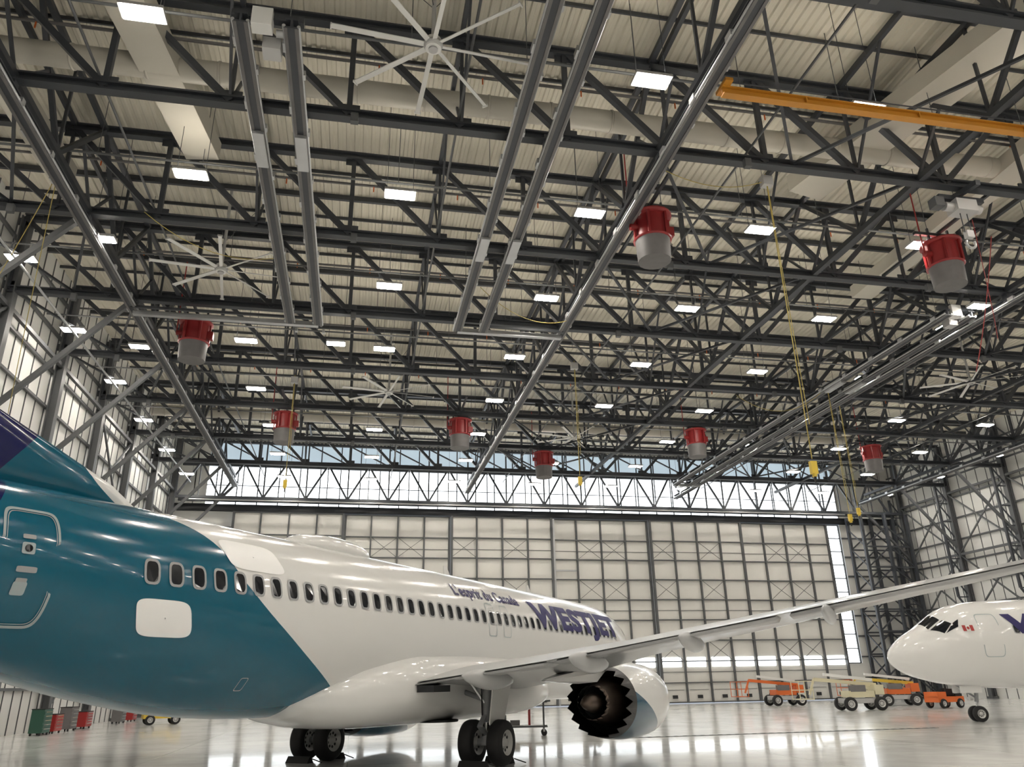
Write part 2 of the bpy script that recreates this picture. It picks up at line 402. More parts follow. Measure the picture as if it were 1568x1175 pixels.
# ceiling fans
def fan(x,y,rot):
    f=MB(); z=19.9
    f.cyl((x,y,z),(x,y,z+.35),.24,'white',20); f.cyl((x,y,z+.3),(x,y,ZD),.07,'fixture',10); f.cyl((x,y,z-.06),(x,y,z),.14,'fixture',16)
    f.lathe([(0,.16),(.0,.28),(.1,.30),(.12,.16)],(x,y,z+.08),(0,0,1),'fixture',20)
    for k in range(8):
        a=rot+k*math.pi/4; d=Vector((math.cos(a),math.sin(a),0)); s_=Vector((-d.y,d.x,0))
        o=Vector((x,y,z+.12)); w=.07; tl=.025
        r1=[o+d*.25-s_*w-Vector((0,0,tl)),o+d*.25+s_*w+Vector((0,0,tl)),o+d*.25+s_*w+Vector((0,0,tl+.03)),o+d*.25-s_*w-Vector((0,0,tl-.03))]
        r2=[q+d*2.75 for q in r1]; f.loft([r1,r2],'white',False)
        f.box(o+d*3.02,(.04,.2,.08),'white',a)
    for k in range(3):
        a=k*2.1; f.cyl((x,y,z+1.6),(x+2*math.cos(a),y+2*math.sin(a),ZD),.012,'steel',5)
    f.obj('ceiling_fan')
for i,(x,y) in enumerate(fans): fan(x,y,.08+.05*i)

# foam generators
def foam(x,y,z=18.5,sc=1.05):
    g=MB()
    g.cyl((x,y,z-.95*sc),(x,y,z-.05),.62*sc,'greyd',20,.66*sc); g.lathe([(0,.66*sc),(.06,.74*sc),(.12,.66*sc)],(x,y,z-.1),(0,0,1),'red',20)
    g.cyl((x,y,z),(x,y,z+.95*sc),.6*sc,'red',20); g.lathe([(0,.6*sc),(.05,.8*sc),(.12,.8*sc),(.15,.6*sc)],(x,y,z+.9*sc),(0,0,1),'red',20)
    for k in range(6):
        a=k*math.pi/3; c_,s_=math.cos(a)*.68*sc,math.sin(a)*.68*sc
        g.beam((x+c_,y+s_,z-.05),(x+c_,y+s_,z+.95*sc),'red',.09,.12)
    g.cyl((x-.9,y,z+.5),(x-.5,y,z+.5),.14,'red',10); g.box((x+.75,y,z+.4),(.3,.3,.4),'red')
    for a in(-.5,.5): g.beam((x+a,y,z+.9),(x+a,y,ZB+.4),'steel',.08)
    g.beam((x-1.2,y,ZB+.1),(x+1.2,y,ZB+.1),'steel',.14)
    g.beam((x,y-3.6,ZB+.2),(x,y+3.8,ZB+.2),'steel',.12)
    g.cyl((x-.9,y,z+.5),(x-.9,y,ZT-.8),.03,'redp',8)
    g.obj('foam_generator')
for a in ((10.9,25.0),(24.2,24.9),(-8.8,38.1),(6.6,51.7),(24.4,51.6),(-5.4,52),(14.4,59),(40.6,53.7),(38,25)): foam(*a)

# overhead rails
def rail(name,X,ya,yb,z=19.35,silver=False,par=None):
    r_=MB(); k='lsteel' if silver else 'steel'
    r_.ibeam((X,ya,z),(X,yb,z),k,.34,.36,.06)
    for s_ in(-.2,.2):
        r_.cyl((X+s_,ya,z-.1),(X+s_,yb,z-.1),.05,'lsteel',8)
        r_.beam((X+s_*.75,ya,z-.19),(X+s_*.75,yb,z-.19),'greyd',.1,.03)
    y=ya+.8
    while y<yb:
        r_.box((X-.22,y,z-.05),(.13,.35,.2),'lsteel'); r_.box((X+.22,y+1.1,z-.05),(.13,.22,.18),'lsteel'); y+=2.6
    for y in TY:
        if ya<=y<=yb: r_.box((X,y,(z+ZB)/2),(.2,.3,abs(ZB-z)+.1),'steel')
    return r_.obj(name,par)
for X in (-11.3,9.9,31.1,52.): rail('crane_runway_beam',X,-14,72,19.3)
def pairrail(xa,xb,ya,yb,sil,x_to,name='hoist_bridge_rails'):
    e=empty(name,(0,0,0))
    for X in (xa,xb): rail('rail',X,ya,yb,19.15,False,e)
    g=MB()
    for X in (xa,xb): g.box((X,sil,19.02),(.36,1.8,.36),'lsteel')
    g.beam((min(xa,x_to),yb,19.05),(max(xb,x_to),yb,19.05),'lsteel',.26,.22)
    g.beam((min(xa,x_to),yb-.5,19.15),(max(xb,x_to),yb-.5,19.15),'steel',.12,.12)
    g.beam((xa-.3,ya+.3,19.5),(xb+.3,ya+.3,19.5),'steel',.2,.2); g.box((xa+.55,ya+.2,19.3),(.55,.4,.6),'white'); g.box(((xa+xb)/2+.1,ya+.9,19.),(.5,.5,.4),'fixture')
    g.cyl((xa+.9,ya+.5,19.2),(xb-.1,ya+.5,19.2),.12,'lsteel')
    g.obj('end_carriage',e)
pairrail(-3.95,-2.6,17.,36.2,22.4,-11.3); pairrail(4.4,5.7,8.,35.8,27.5,9.9); pairrail(28.6,30.,30.,66.,40.,31.1)
# orange crane bridge
g=MB(); g.ibeam((10.2,17.1,18.85),(30.8,17.1,18.85),'orange',.24,.3,.04)
for x in (13,17,21,25,29): g.box((x,17.1,18.85),(.04,.22,.28),'orange')
g.box((10.3,17.1,19.04),(.25,.7,.12),'orange'); g.box((30.7,17.1,19.04),(.25,.7,.12),'orange'); g.cyl((10.2,16.9,19.05),(30.8,16.9,19.05),.025,'steel',6)
g.obj('overhead_crane_bridge')
g=MB(); hx,hy=22.4,21.6
g.box((hx,hy,19.0),(.9,.6,.5),'fixture'); g.cyl((hx-.8,hy,19.0),(hx+.8,hy,19.0),.18,'fixture',14); g.box((hx-1.1,hy,19.1),(.4,.4,.4),'steel2')
for a in(-.15,.15): g.cyl((hx+a,hy,17.9),(hx+a,hy,18.8),.02,'steel',6)
g.box((hx,hy,17.8),(.3,.2,.3),'fixture')
pr=None
for k in range(9):
    a=-.6+k*.55; q=Vector((hx+.2*math.cos(a)-.02,hy,17.4-.2*math.sin(a)))
    if pr is not None: g.cyl(pr,q,.05,'lsteel',8)
    pr=q
g.beam((hx-1,hy,19.4),(hx+1,hy,19.4),'steel',.2); g.beam((hx,hy-1,19.5),(hx,hy+1,19.75),'steel',.2)
g.obj('chain_hoist')

# ducts
d=MB()
for (y,z) in ((22.9,22.3),(8.,22.3),(60.5,22.3)):
    d.cyl((X0+1,y,z),(44,y,z),.42,'duct',24)
    x=X0+2
    while x<44: d.lathe([(-.04,.42),(-.04,.45),(.04,.45),(.04,.42)],(x,y,z),(1,0,0),'duct',24); x+=2.4
d.obj('spiral_duct',RS)
d=MB()
def rduct(p_,q_,w,h): d.beam(p_,q_,'duct',w,h)
rduct((-9.4,10,22.3),(-7,27.4,22.3),1.3,.8); rduct((22.6,10,22.6),(18.8,26.,22.6),1.8,.8); rduct((-14,2,22.3),(-13,30,22.3),.9,.8)
rduct((26,12,22.2),(27,34,22.2),1.2,.7); d.obj('supply_duct',RS)

# hanging pendants
def pend(x,y,zb):
    g=MB(); g.cyl((x,y,zb+.8),(x,y,ZB),.018,'cable',6); g.cyl((x+.12,y,zb+2),(x+.02,y,ZB),.012,'cable',6)
    g.box((x,y,zb+.5),(.22,.14,.42),'yellow'); g.cyl((x,y,zb+.2),(x,y,zb+.3),.08,'yellow',10); g.cyl((x,y,zb),(x,y,zb+.25),.03,'black',8)
    g.box((x,y,ZB-.35),(.4,.3,.4),'fixture')
    g.obj('fall_arrest_pendant')
for a in ((14.4,22.,7.9),(12,40.7,12.1),(-4.4,45.4,12.6),(29,41.4,10.5),(31.5,44,11.5)): pend(*a)
g=MB()
def cable(p_,q_,sag,k='cable',r=.015):
    p_=Vector(p_);q_=Vector(q_);pr=None
    for i in range(13):
        t=i/12; c_=p_.lerp(q_,t)-Vector((0,0,sag*4*t*(1-t)))
        if pr is not None: g.cyl(pr,c_,r,k,5)
        pr=c_
cable((-11.5,26,19.6),(-16.4,38,12.),1.5); cable((-11.5,26,19.6),(-16.2,31,14.),.5); cable((24.2,23,19.6),(27.5,26.5,16),.8,'redp')
cable((-11,14.,20),(-12.5,22,19.),1.2); cable((26,24,19.6),(27.4,28,15.),.3,'redp',.02); cable((-9,28,19.6),(-3.9,30,19.2),.8); cable((5,32,19.6),(9.9,34,19.2),.8)
cable((9.9,22,19.8),(14.4,22,19.6),.6); cable((29,41,19.6),(24,44,19.6),1.5)
g.obj('festoon_cables',RS)

# ------------------------------------------------------------------ aircraft
def hermite(tab,x):
    n=len(tab)
    if x<=tab[0][0]: return tab[0][1:]
    if x>=tab[-1][0]: return tab[-1][1:]
    for i in range(n-1):
        if tab[i][0]<=x<=tab[i+1][0]: break
    a,b_=tab[i],tab[i+1]; h=b_[0]-a[0]; t=(x-a[0])/h; out=[]
    for k in range(1,len(a)):
        def tan(j):
            if j<=0: return (tab[1][k]-tab[0][k])/(tab[1][0]-tab[0][0])
            if j>=n-1: return (tab[-1][k]-tab[-2][k])/(tab[-1][0]-tab[-2][0])
            s0=(tab[j][k]-tab[j-1][k])/(tab[j][0]-tab[j-1][0]); s1=(tab[j+1][k]-tab[j][k])/(tab[j+1][0]-tab[j][0])
            return 0 if s0*s1<=0 else 2*s0*s1/(s0+s1)
        m0,m1=tan(i),tan(i+1)
        out.append((2*t**3-3*t*t+1)*a[k]+(t**3-2*t*t+t)*h*m0+(-2*t**3+3*t*t)*b_[k]+(t**3-t*t)*h*m1)
    return out
FT=[(-18.9,4.98,4.62,.16,4.8),(-18.,5.16,4.3,.48,4.75),(-16,5.32,3.62,.95,4.5),(-14,5.38,2.93,1.32,4.15),(-12,5.4,2.32,1.62,3.85),(-10,5.4,1.82,1.8,3.62),(-8,5.4,1.5,1.87,3.54),(-6,5.4,1.39,1.88,3.52),
 (12.8,5.4,1.39,1.88,3.52),(14.3,5.38,1.42,1.84,3.5),(15.5,5.28,1.5,1.74,3.42),(16.4,5.06,1.58,1.6,3.3),(17.1,4.68,1.68,1.42,3.12),(17.8,4.2,1.84,1.17,2.96),(18.5,3.8,2.08,.85,2.86),(19.,3.4,2.38,.52,2.83),(19.23,3.12,2.62,.24,2.83),(19.3,2.88,2.82,.02,2.85)]
def fus(x,th):
    cr,ke,w,zc=hermite(FT,x); c_,s_=math.cos(th),math.sin(th)
    return Vector((x,w*c_,zc+(cr-zc)*s_ if s_>=0 else zc+(zc-ke)*s_))
def side(x,z,sg,off=.008):
    cr,ke,w,zc=hermite(FT,x); s_=(z-zc)/((cr-zc) if z>zc else (zc-ke)); s_=max(-.98,min(.98,s_)); c_=math.sqrt(1-s_*s_)
    nrm=Vector((0,c_,s_)).normalized(); P=Vector((x,w*c_,z))+nrm*off
    return Vector((P.x,P.y*sg,P.z))
def ring_decal(mb,x,z,hw,hh,sg,wd,k,off,rc=.35,n=28,full=False,levels=1,shear=0.):
    def sup(t,a,b_):
        c_,s_=math.cos(t),math.sin(t)
        return (a*math.copysign(abs(c_)**rc,c_), b_*math.copysign(abs(s_)**rc,s_))
    vs=[];fs=[]
    if full and levels>1:
        for l in range(levels+1):
            f_=max(.02,l/levels)
            for i in range(n):
                dx,dz=sup(2*math.pi*(i+.5)/n,hw*f_,hh*f_); vs.append(side(x+dx+shear*dz,z+dz,sg,off))
        for l in range(levels):
            for i in range(n):
                j=(i+1)%n; fs.append((l*n+i,l*n+j,(l+1)*n+j,(l+1)*n+i))
        fs.append(tuple(range(n))); mb.add(vs,fs,k,True); return
    for i in range(n):
        t=2*math.pi*(i+.5)/n
        dx,dz=sup(t,hw,hh); vs.append(side(x+dx,z+dz,sg,off))
        if not full:
            dx,dz=sup(t,hw-wd,hh-wd); vs.append(side(x+dx,z+dz,sg,off))
    if full: mb.add(vs,[tuple(range(n))],k)
    else:
        for i in range(n):
            j=(i+1)%n; fs.append((2*i,2*j,2*j+1,2*i+1))
        mb.add(vs,fs,k)
def text_decal(name,body,x,z,height,length,sg,k,parent,bold=.0):
    cu=bpy.data.curves.new(name,'FONT'); cu.body=body; cu.size=1; cu.offset=bold; cu.resolution_u=4; cu.space_character=1.08
    to=bpy.data.objects.new(name+'_tmp',cu); S.collection.objects.link(to)
    dg=bpy.context.evaluated_depsgraph_get(); me=bpy.data.meshes.new_from_object(to.evaluated_get(dg))
    bpy.data.objects.remove(to)
    bm=bmesh.new(); bm.from_mesh(me)
    xsv=[v.co.x for v in bm.verts]; ysv=[v.co.y for v in bm.verts]; x0,x1=min(xsv),max(xsv); y0,y1=min(ysv),max(ysv)
    for v in bm.verts:
        v.co.x=(v.co.x-x0)/(x1-x0)*length; v.co.y=(v.co.y-y0)/(y1-y0)*height; v.co.z=0
    st=.07; yy=st
    while yy<height:
        bmesh.ops.bisect_plane(bm,geom=bm.verts[:]+bm.edges[:]+bm.faces[:],plane_co=(0,yy,0),plane_no=(0,1,0)); yy+=st
    for v in bm.verts:
        X=x+v.co.x if sg<0 else x-v.co.x
        v.co=side(X,z+v.co.y,sg,.018)
    bm.to_mesh(me); bm.free(); me.materials.clear(); me.materials.append(M[k])
    for pl in me.polygons: pl.material_index=0; pl.use_smooth=False
    o=bpy.data.objects.new(name,me); S.collection.objects.link(o); o.parent=parent; return o

INC=.035
def airfoil(le,te,y,z,tc,n=12,inc=0.):
    up=[];lo=[]
    for i in range(n+1):
        u=(1-math.cos(math.pi*i/n))/2; t=tc*(le-te)*5*(.2969*math.sqrt(u)-.126*u-.3516*u*u+.2843*u**3-.1036*u**4)
        cam_=.015*(le-te)*4*u*(1-u)+inc*(le-te)*(1-u); X=le+(te-le)*u
        up.append(Vector((X,y,z+t*1.05+cam_))); lo.append(Vector((X,y,z-t*.8+cam_)))
    return up+lo[-2:0:-1]

def wheel(mb,c,r,w,ax=(0,1,0)):
    h=w/2
    mb.lathe([(-h,r*.55),(-h*1.0,r*.82),(-h*.8,r*.95),(-h*.4,r),(h*.4,r),(h*.8,r*.95),(h,r*.82),(h,r*.55)],c,ax,'black',36)
    for s_ in(-1,1):
        mb.lathe([(s_*h*.98,r*.56),(s_*h*.95,r*.5),(s_*h*.55,r*.44),(s_*h*.5,r*.2),(s_*h*.9,r*.16),(s_*h*.92,0.001)],c,ax,'hub',24)
        A=Vector(ax)
        for i in range(9):
            t=i*2*math.pi/9; mb.cyl(Vector(c)+A*s_*h*.5+Vector((math.cos(t),0,math.sin(t)))*r*.33,Vector(c)+A*s_*h*.57+Vector((math.cos(t),0,math.sin(t)))*r*.33,r*.07,'dark',8)

def airliner(loc,rz,main):
    E=empty('passenger_airliner',loc,rz)
    liv='livery' if main else 'paintw'
    b=MB(); N=72; xs_=[-18.9+.3*i for i in range(int(35.5/.3))]; xs_=[x for x in xs_ if x<16.5]+[16.5+.1*i for i in range(26)]+[19.1,19.17,19.23,19.27,19.3]
    b.loft([[fus(x,2*math.pi*i/N) for i in range(N)] for x in xs_],liv)
    b.obj('fuselage',E,True)
    b=MB(); rings=[]
    FF=[(-5.6,.9,.25,1.68),(-4.8,1.45,.5,1.72),(-3.6,1.9,.75,1.8),(-1.5,2.15,.92,1.92),(2,2.2,.95,1.93),(5,2.15,.9,1.9),(6.6,1.8,.65,1.8),(7.8,1.2,.3,1.7)]
    x=-5.6
    while x<=7.81:
        w,h,zc=hermite(FF,x); r=[]
        for i in range(40):
            t=2*math.pi*i/40; c_,s_=math.cos(t),math.sin(t)
            r.append(Vector((x,w*math.copysign(abs(c_)**.75,c_),zc+h*math.copysign(abs(s_)**.8,s_)*(1 if s_<0 else 1.25))))
        rings.append(r); x+=.35
    b.loft(rings,'paintw'); b.obj('belly_fairing',E,True)
    b=MB()
    for sg in(-1,1):
        x=-10.4; i=0
        while x<14.2:
            ring_decal(b,x,3.97,.165,.225,sg,.045,'frame',.012,.55,20)
            ring_decal(b,x,3.97,.125,.185,sg,0,'glassd',.009,.6,20,True)
            x+=.508; i+=1
        ring_decal(b,-12.5,3.84,.44,.9,sg,.04,'line',.012,.25,60)
        ring_decal(b,-12.5,3.84,.385,.845,sg,.012,'line',.012,.25,60)
        ring_decal(b,15.15,3.72,.45,.95,sg,.03,'line',.012,.25,48)
        for X in(2.3,3.3): ring_decal(b,X,3.9,.27,.5,sg,.025,'line',.013,.25,40)
        for (dx,z,hw,hh,k) in ((-.05,4.28,.1,.035,'frame'),(-.02,3.78,.15,.045,'frame'),(-.05,3.62,.08,.03,'frame'),(-.05,3.5,.1,.1,'line'),(-.05,4.1,.1,.09,'line')):
            ring_decal(b,-12.5+dx,z,hw,hh,sg,0,k,.014,.3,16,True)
        ring_decal(b,-12.55,4.1,.06,.06,sg,0,'glassd',.018,1,14,True)
        def patch(c4,k,off=.012):
            nn=6; vs=[];fs=[]
            for i in range(nn+1):
                for j in range(nn+1):
                    u,v=i/nn,j/nn
                    X=(c4[0][0]*(1-u)+c4[1][0]*u)*(1-v)+(c4[3][0]*(1-u)+c4[2][0]*u)*v
                    T=(c4[0][1]*(1-u)+c4[1][1]*u)*(1-v)+(c4[3][1]*(1-u)+c4[2][1]*u)*v
                    P=fus(X,math.radians(T)); Q=Vector((X,0,3.2)); nrm=(P-Q).normalized(); P=P+nrm*off; vs.append(Vector((P.x,P.y*sg,P.z)))
            for i in range(nn):
                for j in range(nn): fs.append((i*(nn+1)+j,(i+1)*(nn+1)+j,(i+1)*(nn+1)+j+1,i*(nn+1)+j+1))
            b.add(vs,fs,k,True)
        patch([(17.62,86),(17.55,50),(16.95,54),(17.05,86)],'glassd')
        patch([(17.50,46),(17.05,27),(16.62,37),(16.88,51)],'glassd')
        patch([(16.98,26),(16.42,28),(16.28,40),(16.55,37)],'glassd')
        if not main:
            for dx,ww,k in ((-.22,.1,'redp'),(0,.12,'white'),(.22,.1,'redp')): ring_decal(b,16.05+dx*.7,4.05,ww*.7,.13,sg,0,k,.014,.1,16,True)
            ring_decal(b,16.05,4.05,.06,.07,sg,0,'redp',.018,1,10,True)
    if main:
        ring_decal(b,-10.0,3.2,.56,.31,-1,0,'white_patch',.012,.4,44,True,8,-.35)  # this and the next: added white patches, not panels of the aircraft
        ring_decal(b,-7.85,4.55,.78,.3,-1,0,'white_patch',.012,.4,44,True,8,-.35)
        ring_decal(b,-7.6,2.1,.1,.12,-1,.01,'line',.012,.3,24)
    b.obj('windows_and_doors',E)
    if main:
        text_decal('slogan_lettering',"L'esprit du Canada",.4,4.4,.46,4.4,-1,'purple',E,.025)
        text_decal('airline_lettering',"WESTJET",5.6,3.6,1.15,8.9,-1,'purple',E,.05)
    else:
        text_decal('airline_lettering',"WESTJET",14.45,3.5,1.15,8.9,1,'purple',E,.05)
    b=MB()
    def ell(c,a,k):
        rings=[]
        for i in range(1,16):
            t=math.pi*i/16; rr=math.sin(t)**.8
            rings.append([Vector((c[0]-a[0]*math.cos(t),c[1]+a[1]*rr*math.cos(q*math.pi/8),c[2]+a[2]*rr*math.sin(q*math.pi/8))) for q in range(16)])
        b.loft(rings,k)
    ell((-3.6,0,5.38),(1.6,.65,.38),'paintw')
    for X in (2.6,9.): b.loft([[Vector((X-.2,-.02,5.38)),Vector((X+.2,-.02,5.38)),Vector((X+.2,.02,5.38)),Vector((X-.2,.02,5.38))],[Vector((X-.25,-.01,5.72)),Vector((X-.05,-.01,5.72)),Vector((X-.05,.01,5.72)),Vector((X-.25,.01,5.72))]],'paintw',False)
    b.obj('antennas',E,True)
    b=MB()
    def sec(le,te,z,t):
        a=airfoil(le,te,0,0,t,8); return [Vector((p.x,p.z,z)) for p in a]
    rings=[sec(-9.2,-17.6,5.2,.035),sec(-10.2,-17.7,5.78,.04),sec(-11.5,-17.8,6.25,.05),sec(-12.7,-17.95,6.68,.07),sec(-13.8,-18.3,8.,.1),sec(-17.2,-20.1,12.4,.1)]
    b.loft(rings,liv if main else 'teal'); b.obj('tail_fin',E,True)
    for sg in(-1,1):
        b=MB(); b.loft([airfoil(-15.2,-18.6,sg*.4,4.75,.09,8),airfoil(-18.9,-20.2,sg*7.1,5.55,.09,8)],'wing'); b.obj('tailplane_'+('right' if sg<0 else 'left'),E,True)
        b=MB(); rings=[]
        def wz(s): return 2.08+.108*(s-1.9)+.0012*(s-1.9)**2 if s>1.9 else 2.08
        def wte(s): return -2.25 if s<5.7 else -2.25-(s-5.7)*.205
        for s in [.5,1.9,3.2,4.5,5.7,7,9,11,13,15,16.6,17.2]:
            le=5.0-(s-1.9)*.52 if s>1.9 else 5.0+(1.9-s)*.7
            rings.append(airfoil(le,wte(s),sg*s,wz(s),.115 if s<6 else .09,12,0 if s<4 else INC*min(1,(s-4)/4)))
        rings.append(airfoil(-3.6,-4.75,sg*17.5,4.4,.08)); rings.append(airfoil(-5.0,-5.7,sg*18.0,6.4,.08))
        b.loft(rings,'wing')
        for (s0,s1) in ((2.0,5.6),(5.9,11.2),(11.5,15.8)):
            rg=[]
            for s in (s0,s1):
                te=wte(s); z=wz(s); cch=1.2 if s<6 else 1.0-(s-6)*.04
                rg.append([Vector((te+cch,sg*s,z-.0)),Vector((te+cch*.6,sg*s,z-.11)),Vector((te+cch*.2,sg*s,z-.1)),Vector((te-.12,sg*s,z-.07)),Vector((te+cch*.3,sg*s,z+.03))])
            b.loft(rg,'wing')
        for (s,L_,rr) in ((3.9,2.3,.25),(6.7,2.1,.25),(9.3,1.8,.2),(12.2,1.5,.17)):
            te=wte(s); z=wz(s)-.24
            rg=[]
            for i in range(0,13):
                t=i/12; r0=rr*math.sin(math.pi*min(1,.06+t*.93))**.7; xx=te+L_*.75-t*L_*1.15
                rg.append([Vector((xx,sg*s+r0*.7*math.cos(q*math.pi/6),z+.04+.1*t+r0*(1.1 if q>6 else .9)*math.sin(q*math.pi/6))) for q in range(12)])
            b.loft(rg,'wing')
        b.box((-1.9,sg*2.35,1.93),(.8,.5,.16),'dark')
        b.obj('wing_'+('right' if sg<0 else 'left'),E,True)
        b=MB(); ec=Vector((0,sg*4.83,1.46))
        N_=108; prof=[(3.95,1.03),(4.5,1.09),(5.2,1.13),(6.2,1.15),(7.,1.12),(7.4,1.05),(7.58,.97),(7.55,.9),(7.3,.87),(6.6,.88)]
        def rg(fx,r): return [ec+Vector((fx(i),(r(i) if callable(r) else r)*math.cos(2*math.pi*i/N_),(r(i) if callable(r) else r)*math.sin(2*math.pi*i/N_))) for i in range(N_)]
        tri=lambda i:abs((i%6)-3)/3
        b.loft([rg(lambda i:3.2+.5*tri(i),lambda i:.94+.05*tri(i)),rg(lambda i:3.6+.15*tri(i),.995),rg(lambda i:3.97,1.032)],'chev',False,False)
        b.loft([rg(lambda i:3.2+.5*tri(i),lambda i:.93+.05*tri(i)),rg(lambda i:3.97,1.),rg(lambda i:4.6,.98),rg(lambda i:4.9,.7)],'dark',False,False)
        b.loft([rg(lambda i,t=t:t,r) for t,r in prof[:7]],'nac',True,False)
        b.loft([rg(lambda i,t=t:t,r) for t,r in [(7.42,1.045),(7.59,.97),(7.55,.9),(7.3,.87)]],'alu',True,False)
        b.loft([rg(lambda i,t=t:t,r) for t,r in [(7.3,.87),(6.6,.88)]],'frame',True,False)
        b.lathe([(0,.88),(0,.3),(.5,.02)],ec+Vector((6.6,0,0)),(1,0,0),'chev',36)
        for i in range(18):
            a=2*math.pi*i/18; d=Vector((0,math.cos(a),math.sin(a))); d2=Vector((0,math.cos(a+.25),math.sin(a+.25)))
            P=ec+Vector((6.62,0,0)); b.add([P+d*.28,P+d*.86,P+d2*.86+Vector((.14,0,0)),P+d2*.28+Vector((.14,0,0))],[(0,1,2,3)],'frame')
        b.loft([rg(lambda i:4.9,.72),rg(lambda i:4.2,.68),rg(lambda i:3.5,.58),rg(lambda i:3.0,.5)],'core',True,False)
        b.loft([rg(lambda i:3.0,.5),rg(lambda i:2.8+.14*tri(i),.46)],'core',False,False)
        b.loft([rg(lambda i:2.8+.14*tri(i),.45),rg(lambda i:3.3,.47),rg(lambda i:3.4,.3)],'dark',False,False)
        b.lathe([(0,.33),(-.4,.3),(-.9,.2),(-1.3,.07),(-1.32,.001)],ec+Vector((3.4,0,0)),(1,0,0),'core',28)
        b.obj('engine_'+('right' if sg<0 else 'left'),E,True)
        b=MB(); pr=[(6.9,2.58),(6.2,2.72),(4.6,2.86),(3.2,2.75),(1.2,2.3),(-.4,2.12),(-.6,2.06),(1.4,1.98),(2.8,2.02),(3.5,2.3),(4.5,2.45),(6.4,2.45)]
        th=[.03,.14,.2,.22,.22,.06,.05,.2,.22,.22,.2,.1]
        A=[Vector((x,sg*4.83-t,z)) for (x,z),t in zip(pr,th)]; B=[Vector((x,sg*4.83+t,z)) for (x,z),t in zip(pr,th)]
        b.loft([A,B],'paintw',False); b.obj('engine_pylon_'+('right' if sg<0 else 'left'),E,True)
        b=MB(); gy=sg*2.86
        for o in(-.43,.43): wheel(b,(0,gy+o,.565),.565,.40)
        b.cyl((0,gy-.5,.565),(0,gy+.5,.565),.09,'strut',14); b.cyl((0,gy,.5),(0,gy,1.15),.085,'alu',16); b.cyl((0,gy,1.05),(.1,gy,2.35),.14,'strut',18)
        b.cyl((0,gy,.5),(0,gy,.72),.15,'strut',14)
        b.cyl((.02,gy,1.6),(.1,gy-sg*1.3,2.0),.07,'strut',12); b.cyl((.03,gy,1.25),(1.3,gy,2.05),.06,'strut',12)
        b.beam((-.05,gy,.75),(-.38,gy,.98),'strut',.16,.05); b.beam((-.38,gy,.98),(-.08,gy,1.25),'strut',.14,.05)
        b.cyl((-.12,gy+.05,.7),(-.14,gy+.08,1.9),.02,'black',6); b.cyl((.12,gy-.07,.7),(.2,gy-.08,1.9),.018,'black',6)
        b.cyl((-.3,gy-sg*.4,2.15),(-.05,gy,1.5),.04,'alu',10)
        A=[Vector((-.4,gy+sg*.28,1.02)),Vector((.42,gy+sg*.28,1.02)),Vector((.62,gy+sg*.42,2.0)),Vector((-.45,gy+sg*.42,2.0))]
        b.loft([A,[q+Vector((0,sg*.03,0)) for q in A]],'paintw',False)
        b.beam((0,gy,1.4),(0,gy+sg*.3,1.4),'strut',.06)
        b.obj('main_landing_gear_'+('right' if sg<0 else 'left'),E,True)
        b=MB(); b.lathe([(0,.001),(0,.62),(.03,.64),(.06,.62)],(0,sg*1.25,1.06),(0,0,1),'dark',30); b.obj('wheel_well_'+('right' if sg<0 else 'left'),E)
    b=MB()
    for o in(-.2,.2): wheel(b,(15.6,o,.345),.345,.2)
    b.cyl((15.6,-.22,.345),(15.6,.22,.345),.05,'strut'); b.cyl((15.6,0,.33),(15.55,0,.9),.05,'alu'); b.cyl((15.56,0,.85),(15.4,0,1.8),.09,'strut')
    b.cyl((15.5,0,1.0),(16.5,0,1.7),.045,'strut'); b.box((15.85,0,1.0),(.12,.3,.14),'hub')
    for s_ in(-.35,.35): b.box((15.9,s_,1.4),(1.0,.03,.3),'paintw')
    b.obj('nose_landing_gear',E)
    return E
airliner((1.37,24.16,0),math.radians(90-37.4),True)
fwd=-R; a2=math.atan2(fwd.y,fwd.x)
tip=R*17.65+H*39.0; fv=Vector((math.cos(a2),math.sin(a2),0)); o2=tip-fv*19.3
airliner((o2.x,o2.y,0),a2,False)

def chock(lx,ly):
    a=math.radians(90-37.4); P=Vector((1.37,24.16,0))+Matrix.Rotation(a,3,'Z')@Vector((lx,ly,0))
    c_=MB(); A=[Vector((-.14,-.4,0)),Vector((.14,-.4,0)),Vector((.03,-.4,.17)),Vector((-.03,-.4,.17))]; B=[q+Vector((0,.8,0)) for q in A]
    c_.loft([A,B],'black',False); c_.cyl((0,-.45,.12),(0,-.8,.03),.015,'black',6); o=c_.obj('wheel_chock',None,True); o.location=P; o.rotation_euler=(0,0,a)
for l in ((-.74,-2.86),(.74,-2.86),(-.74,2.86),(.74,2.86)): chock(*l)

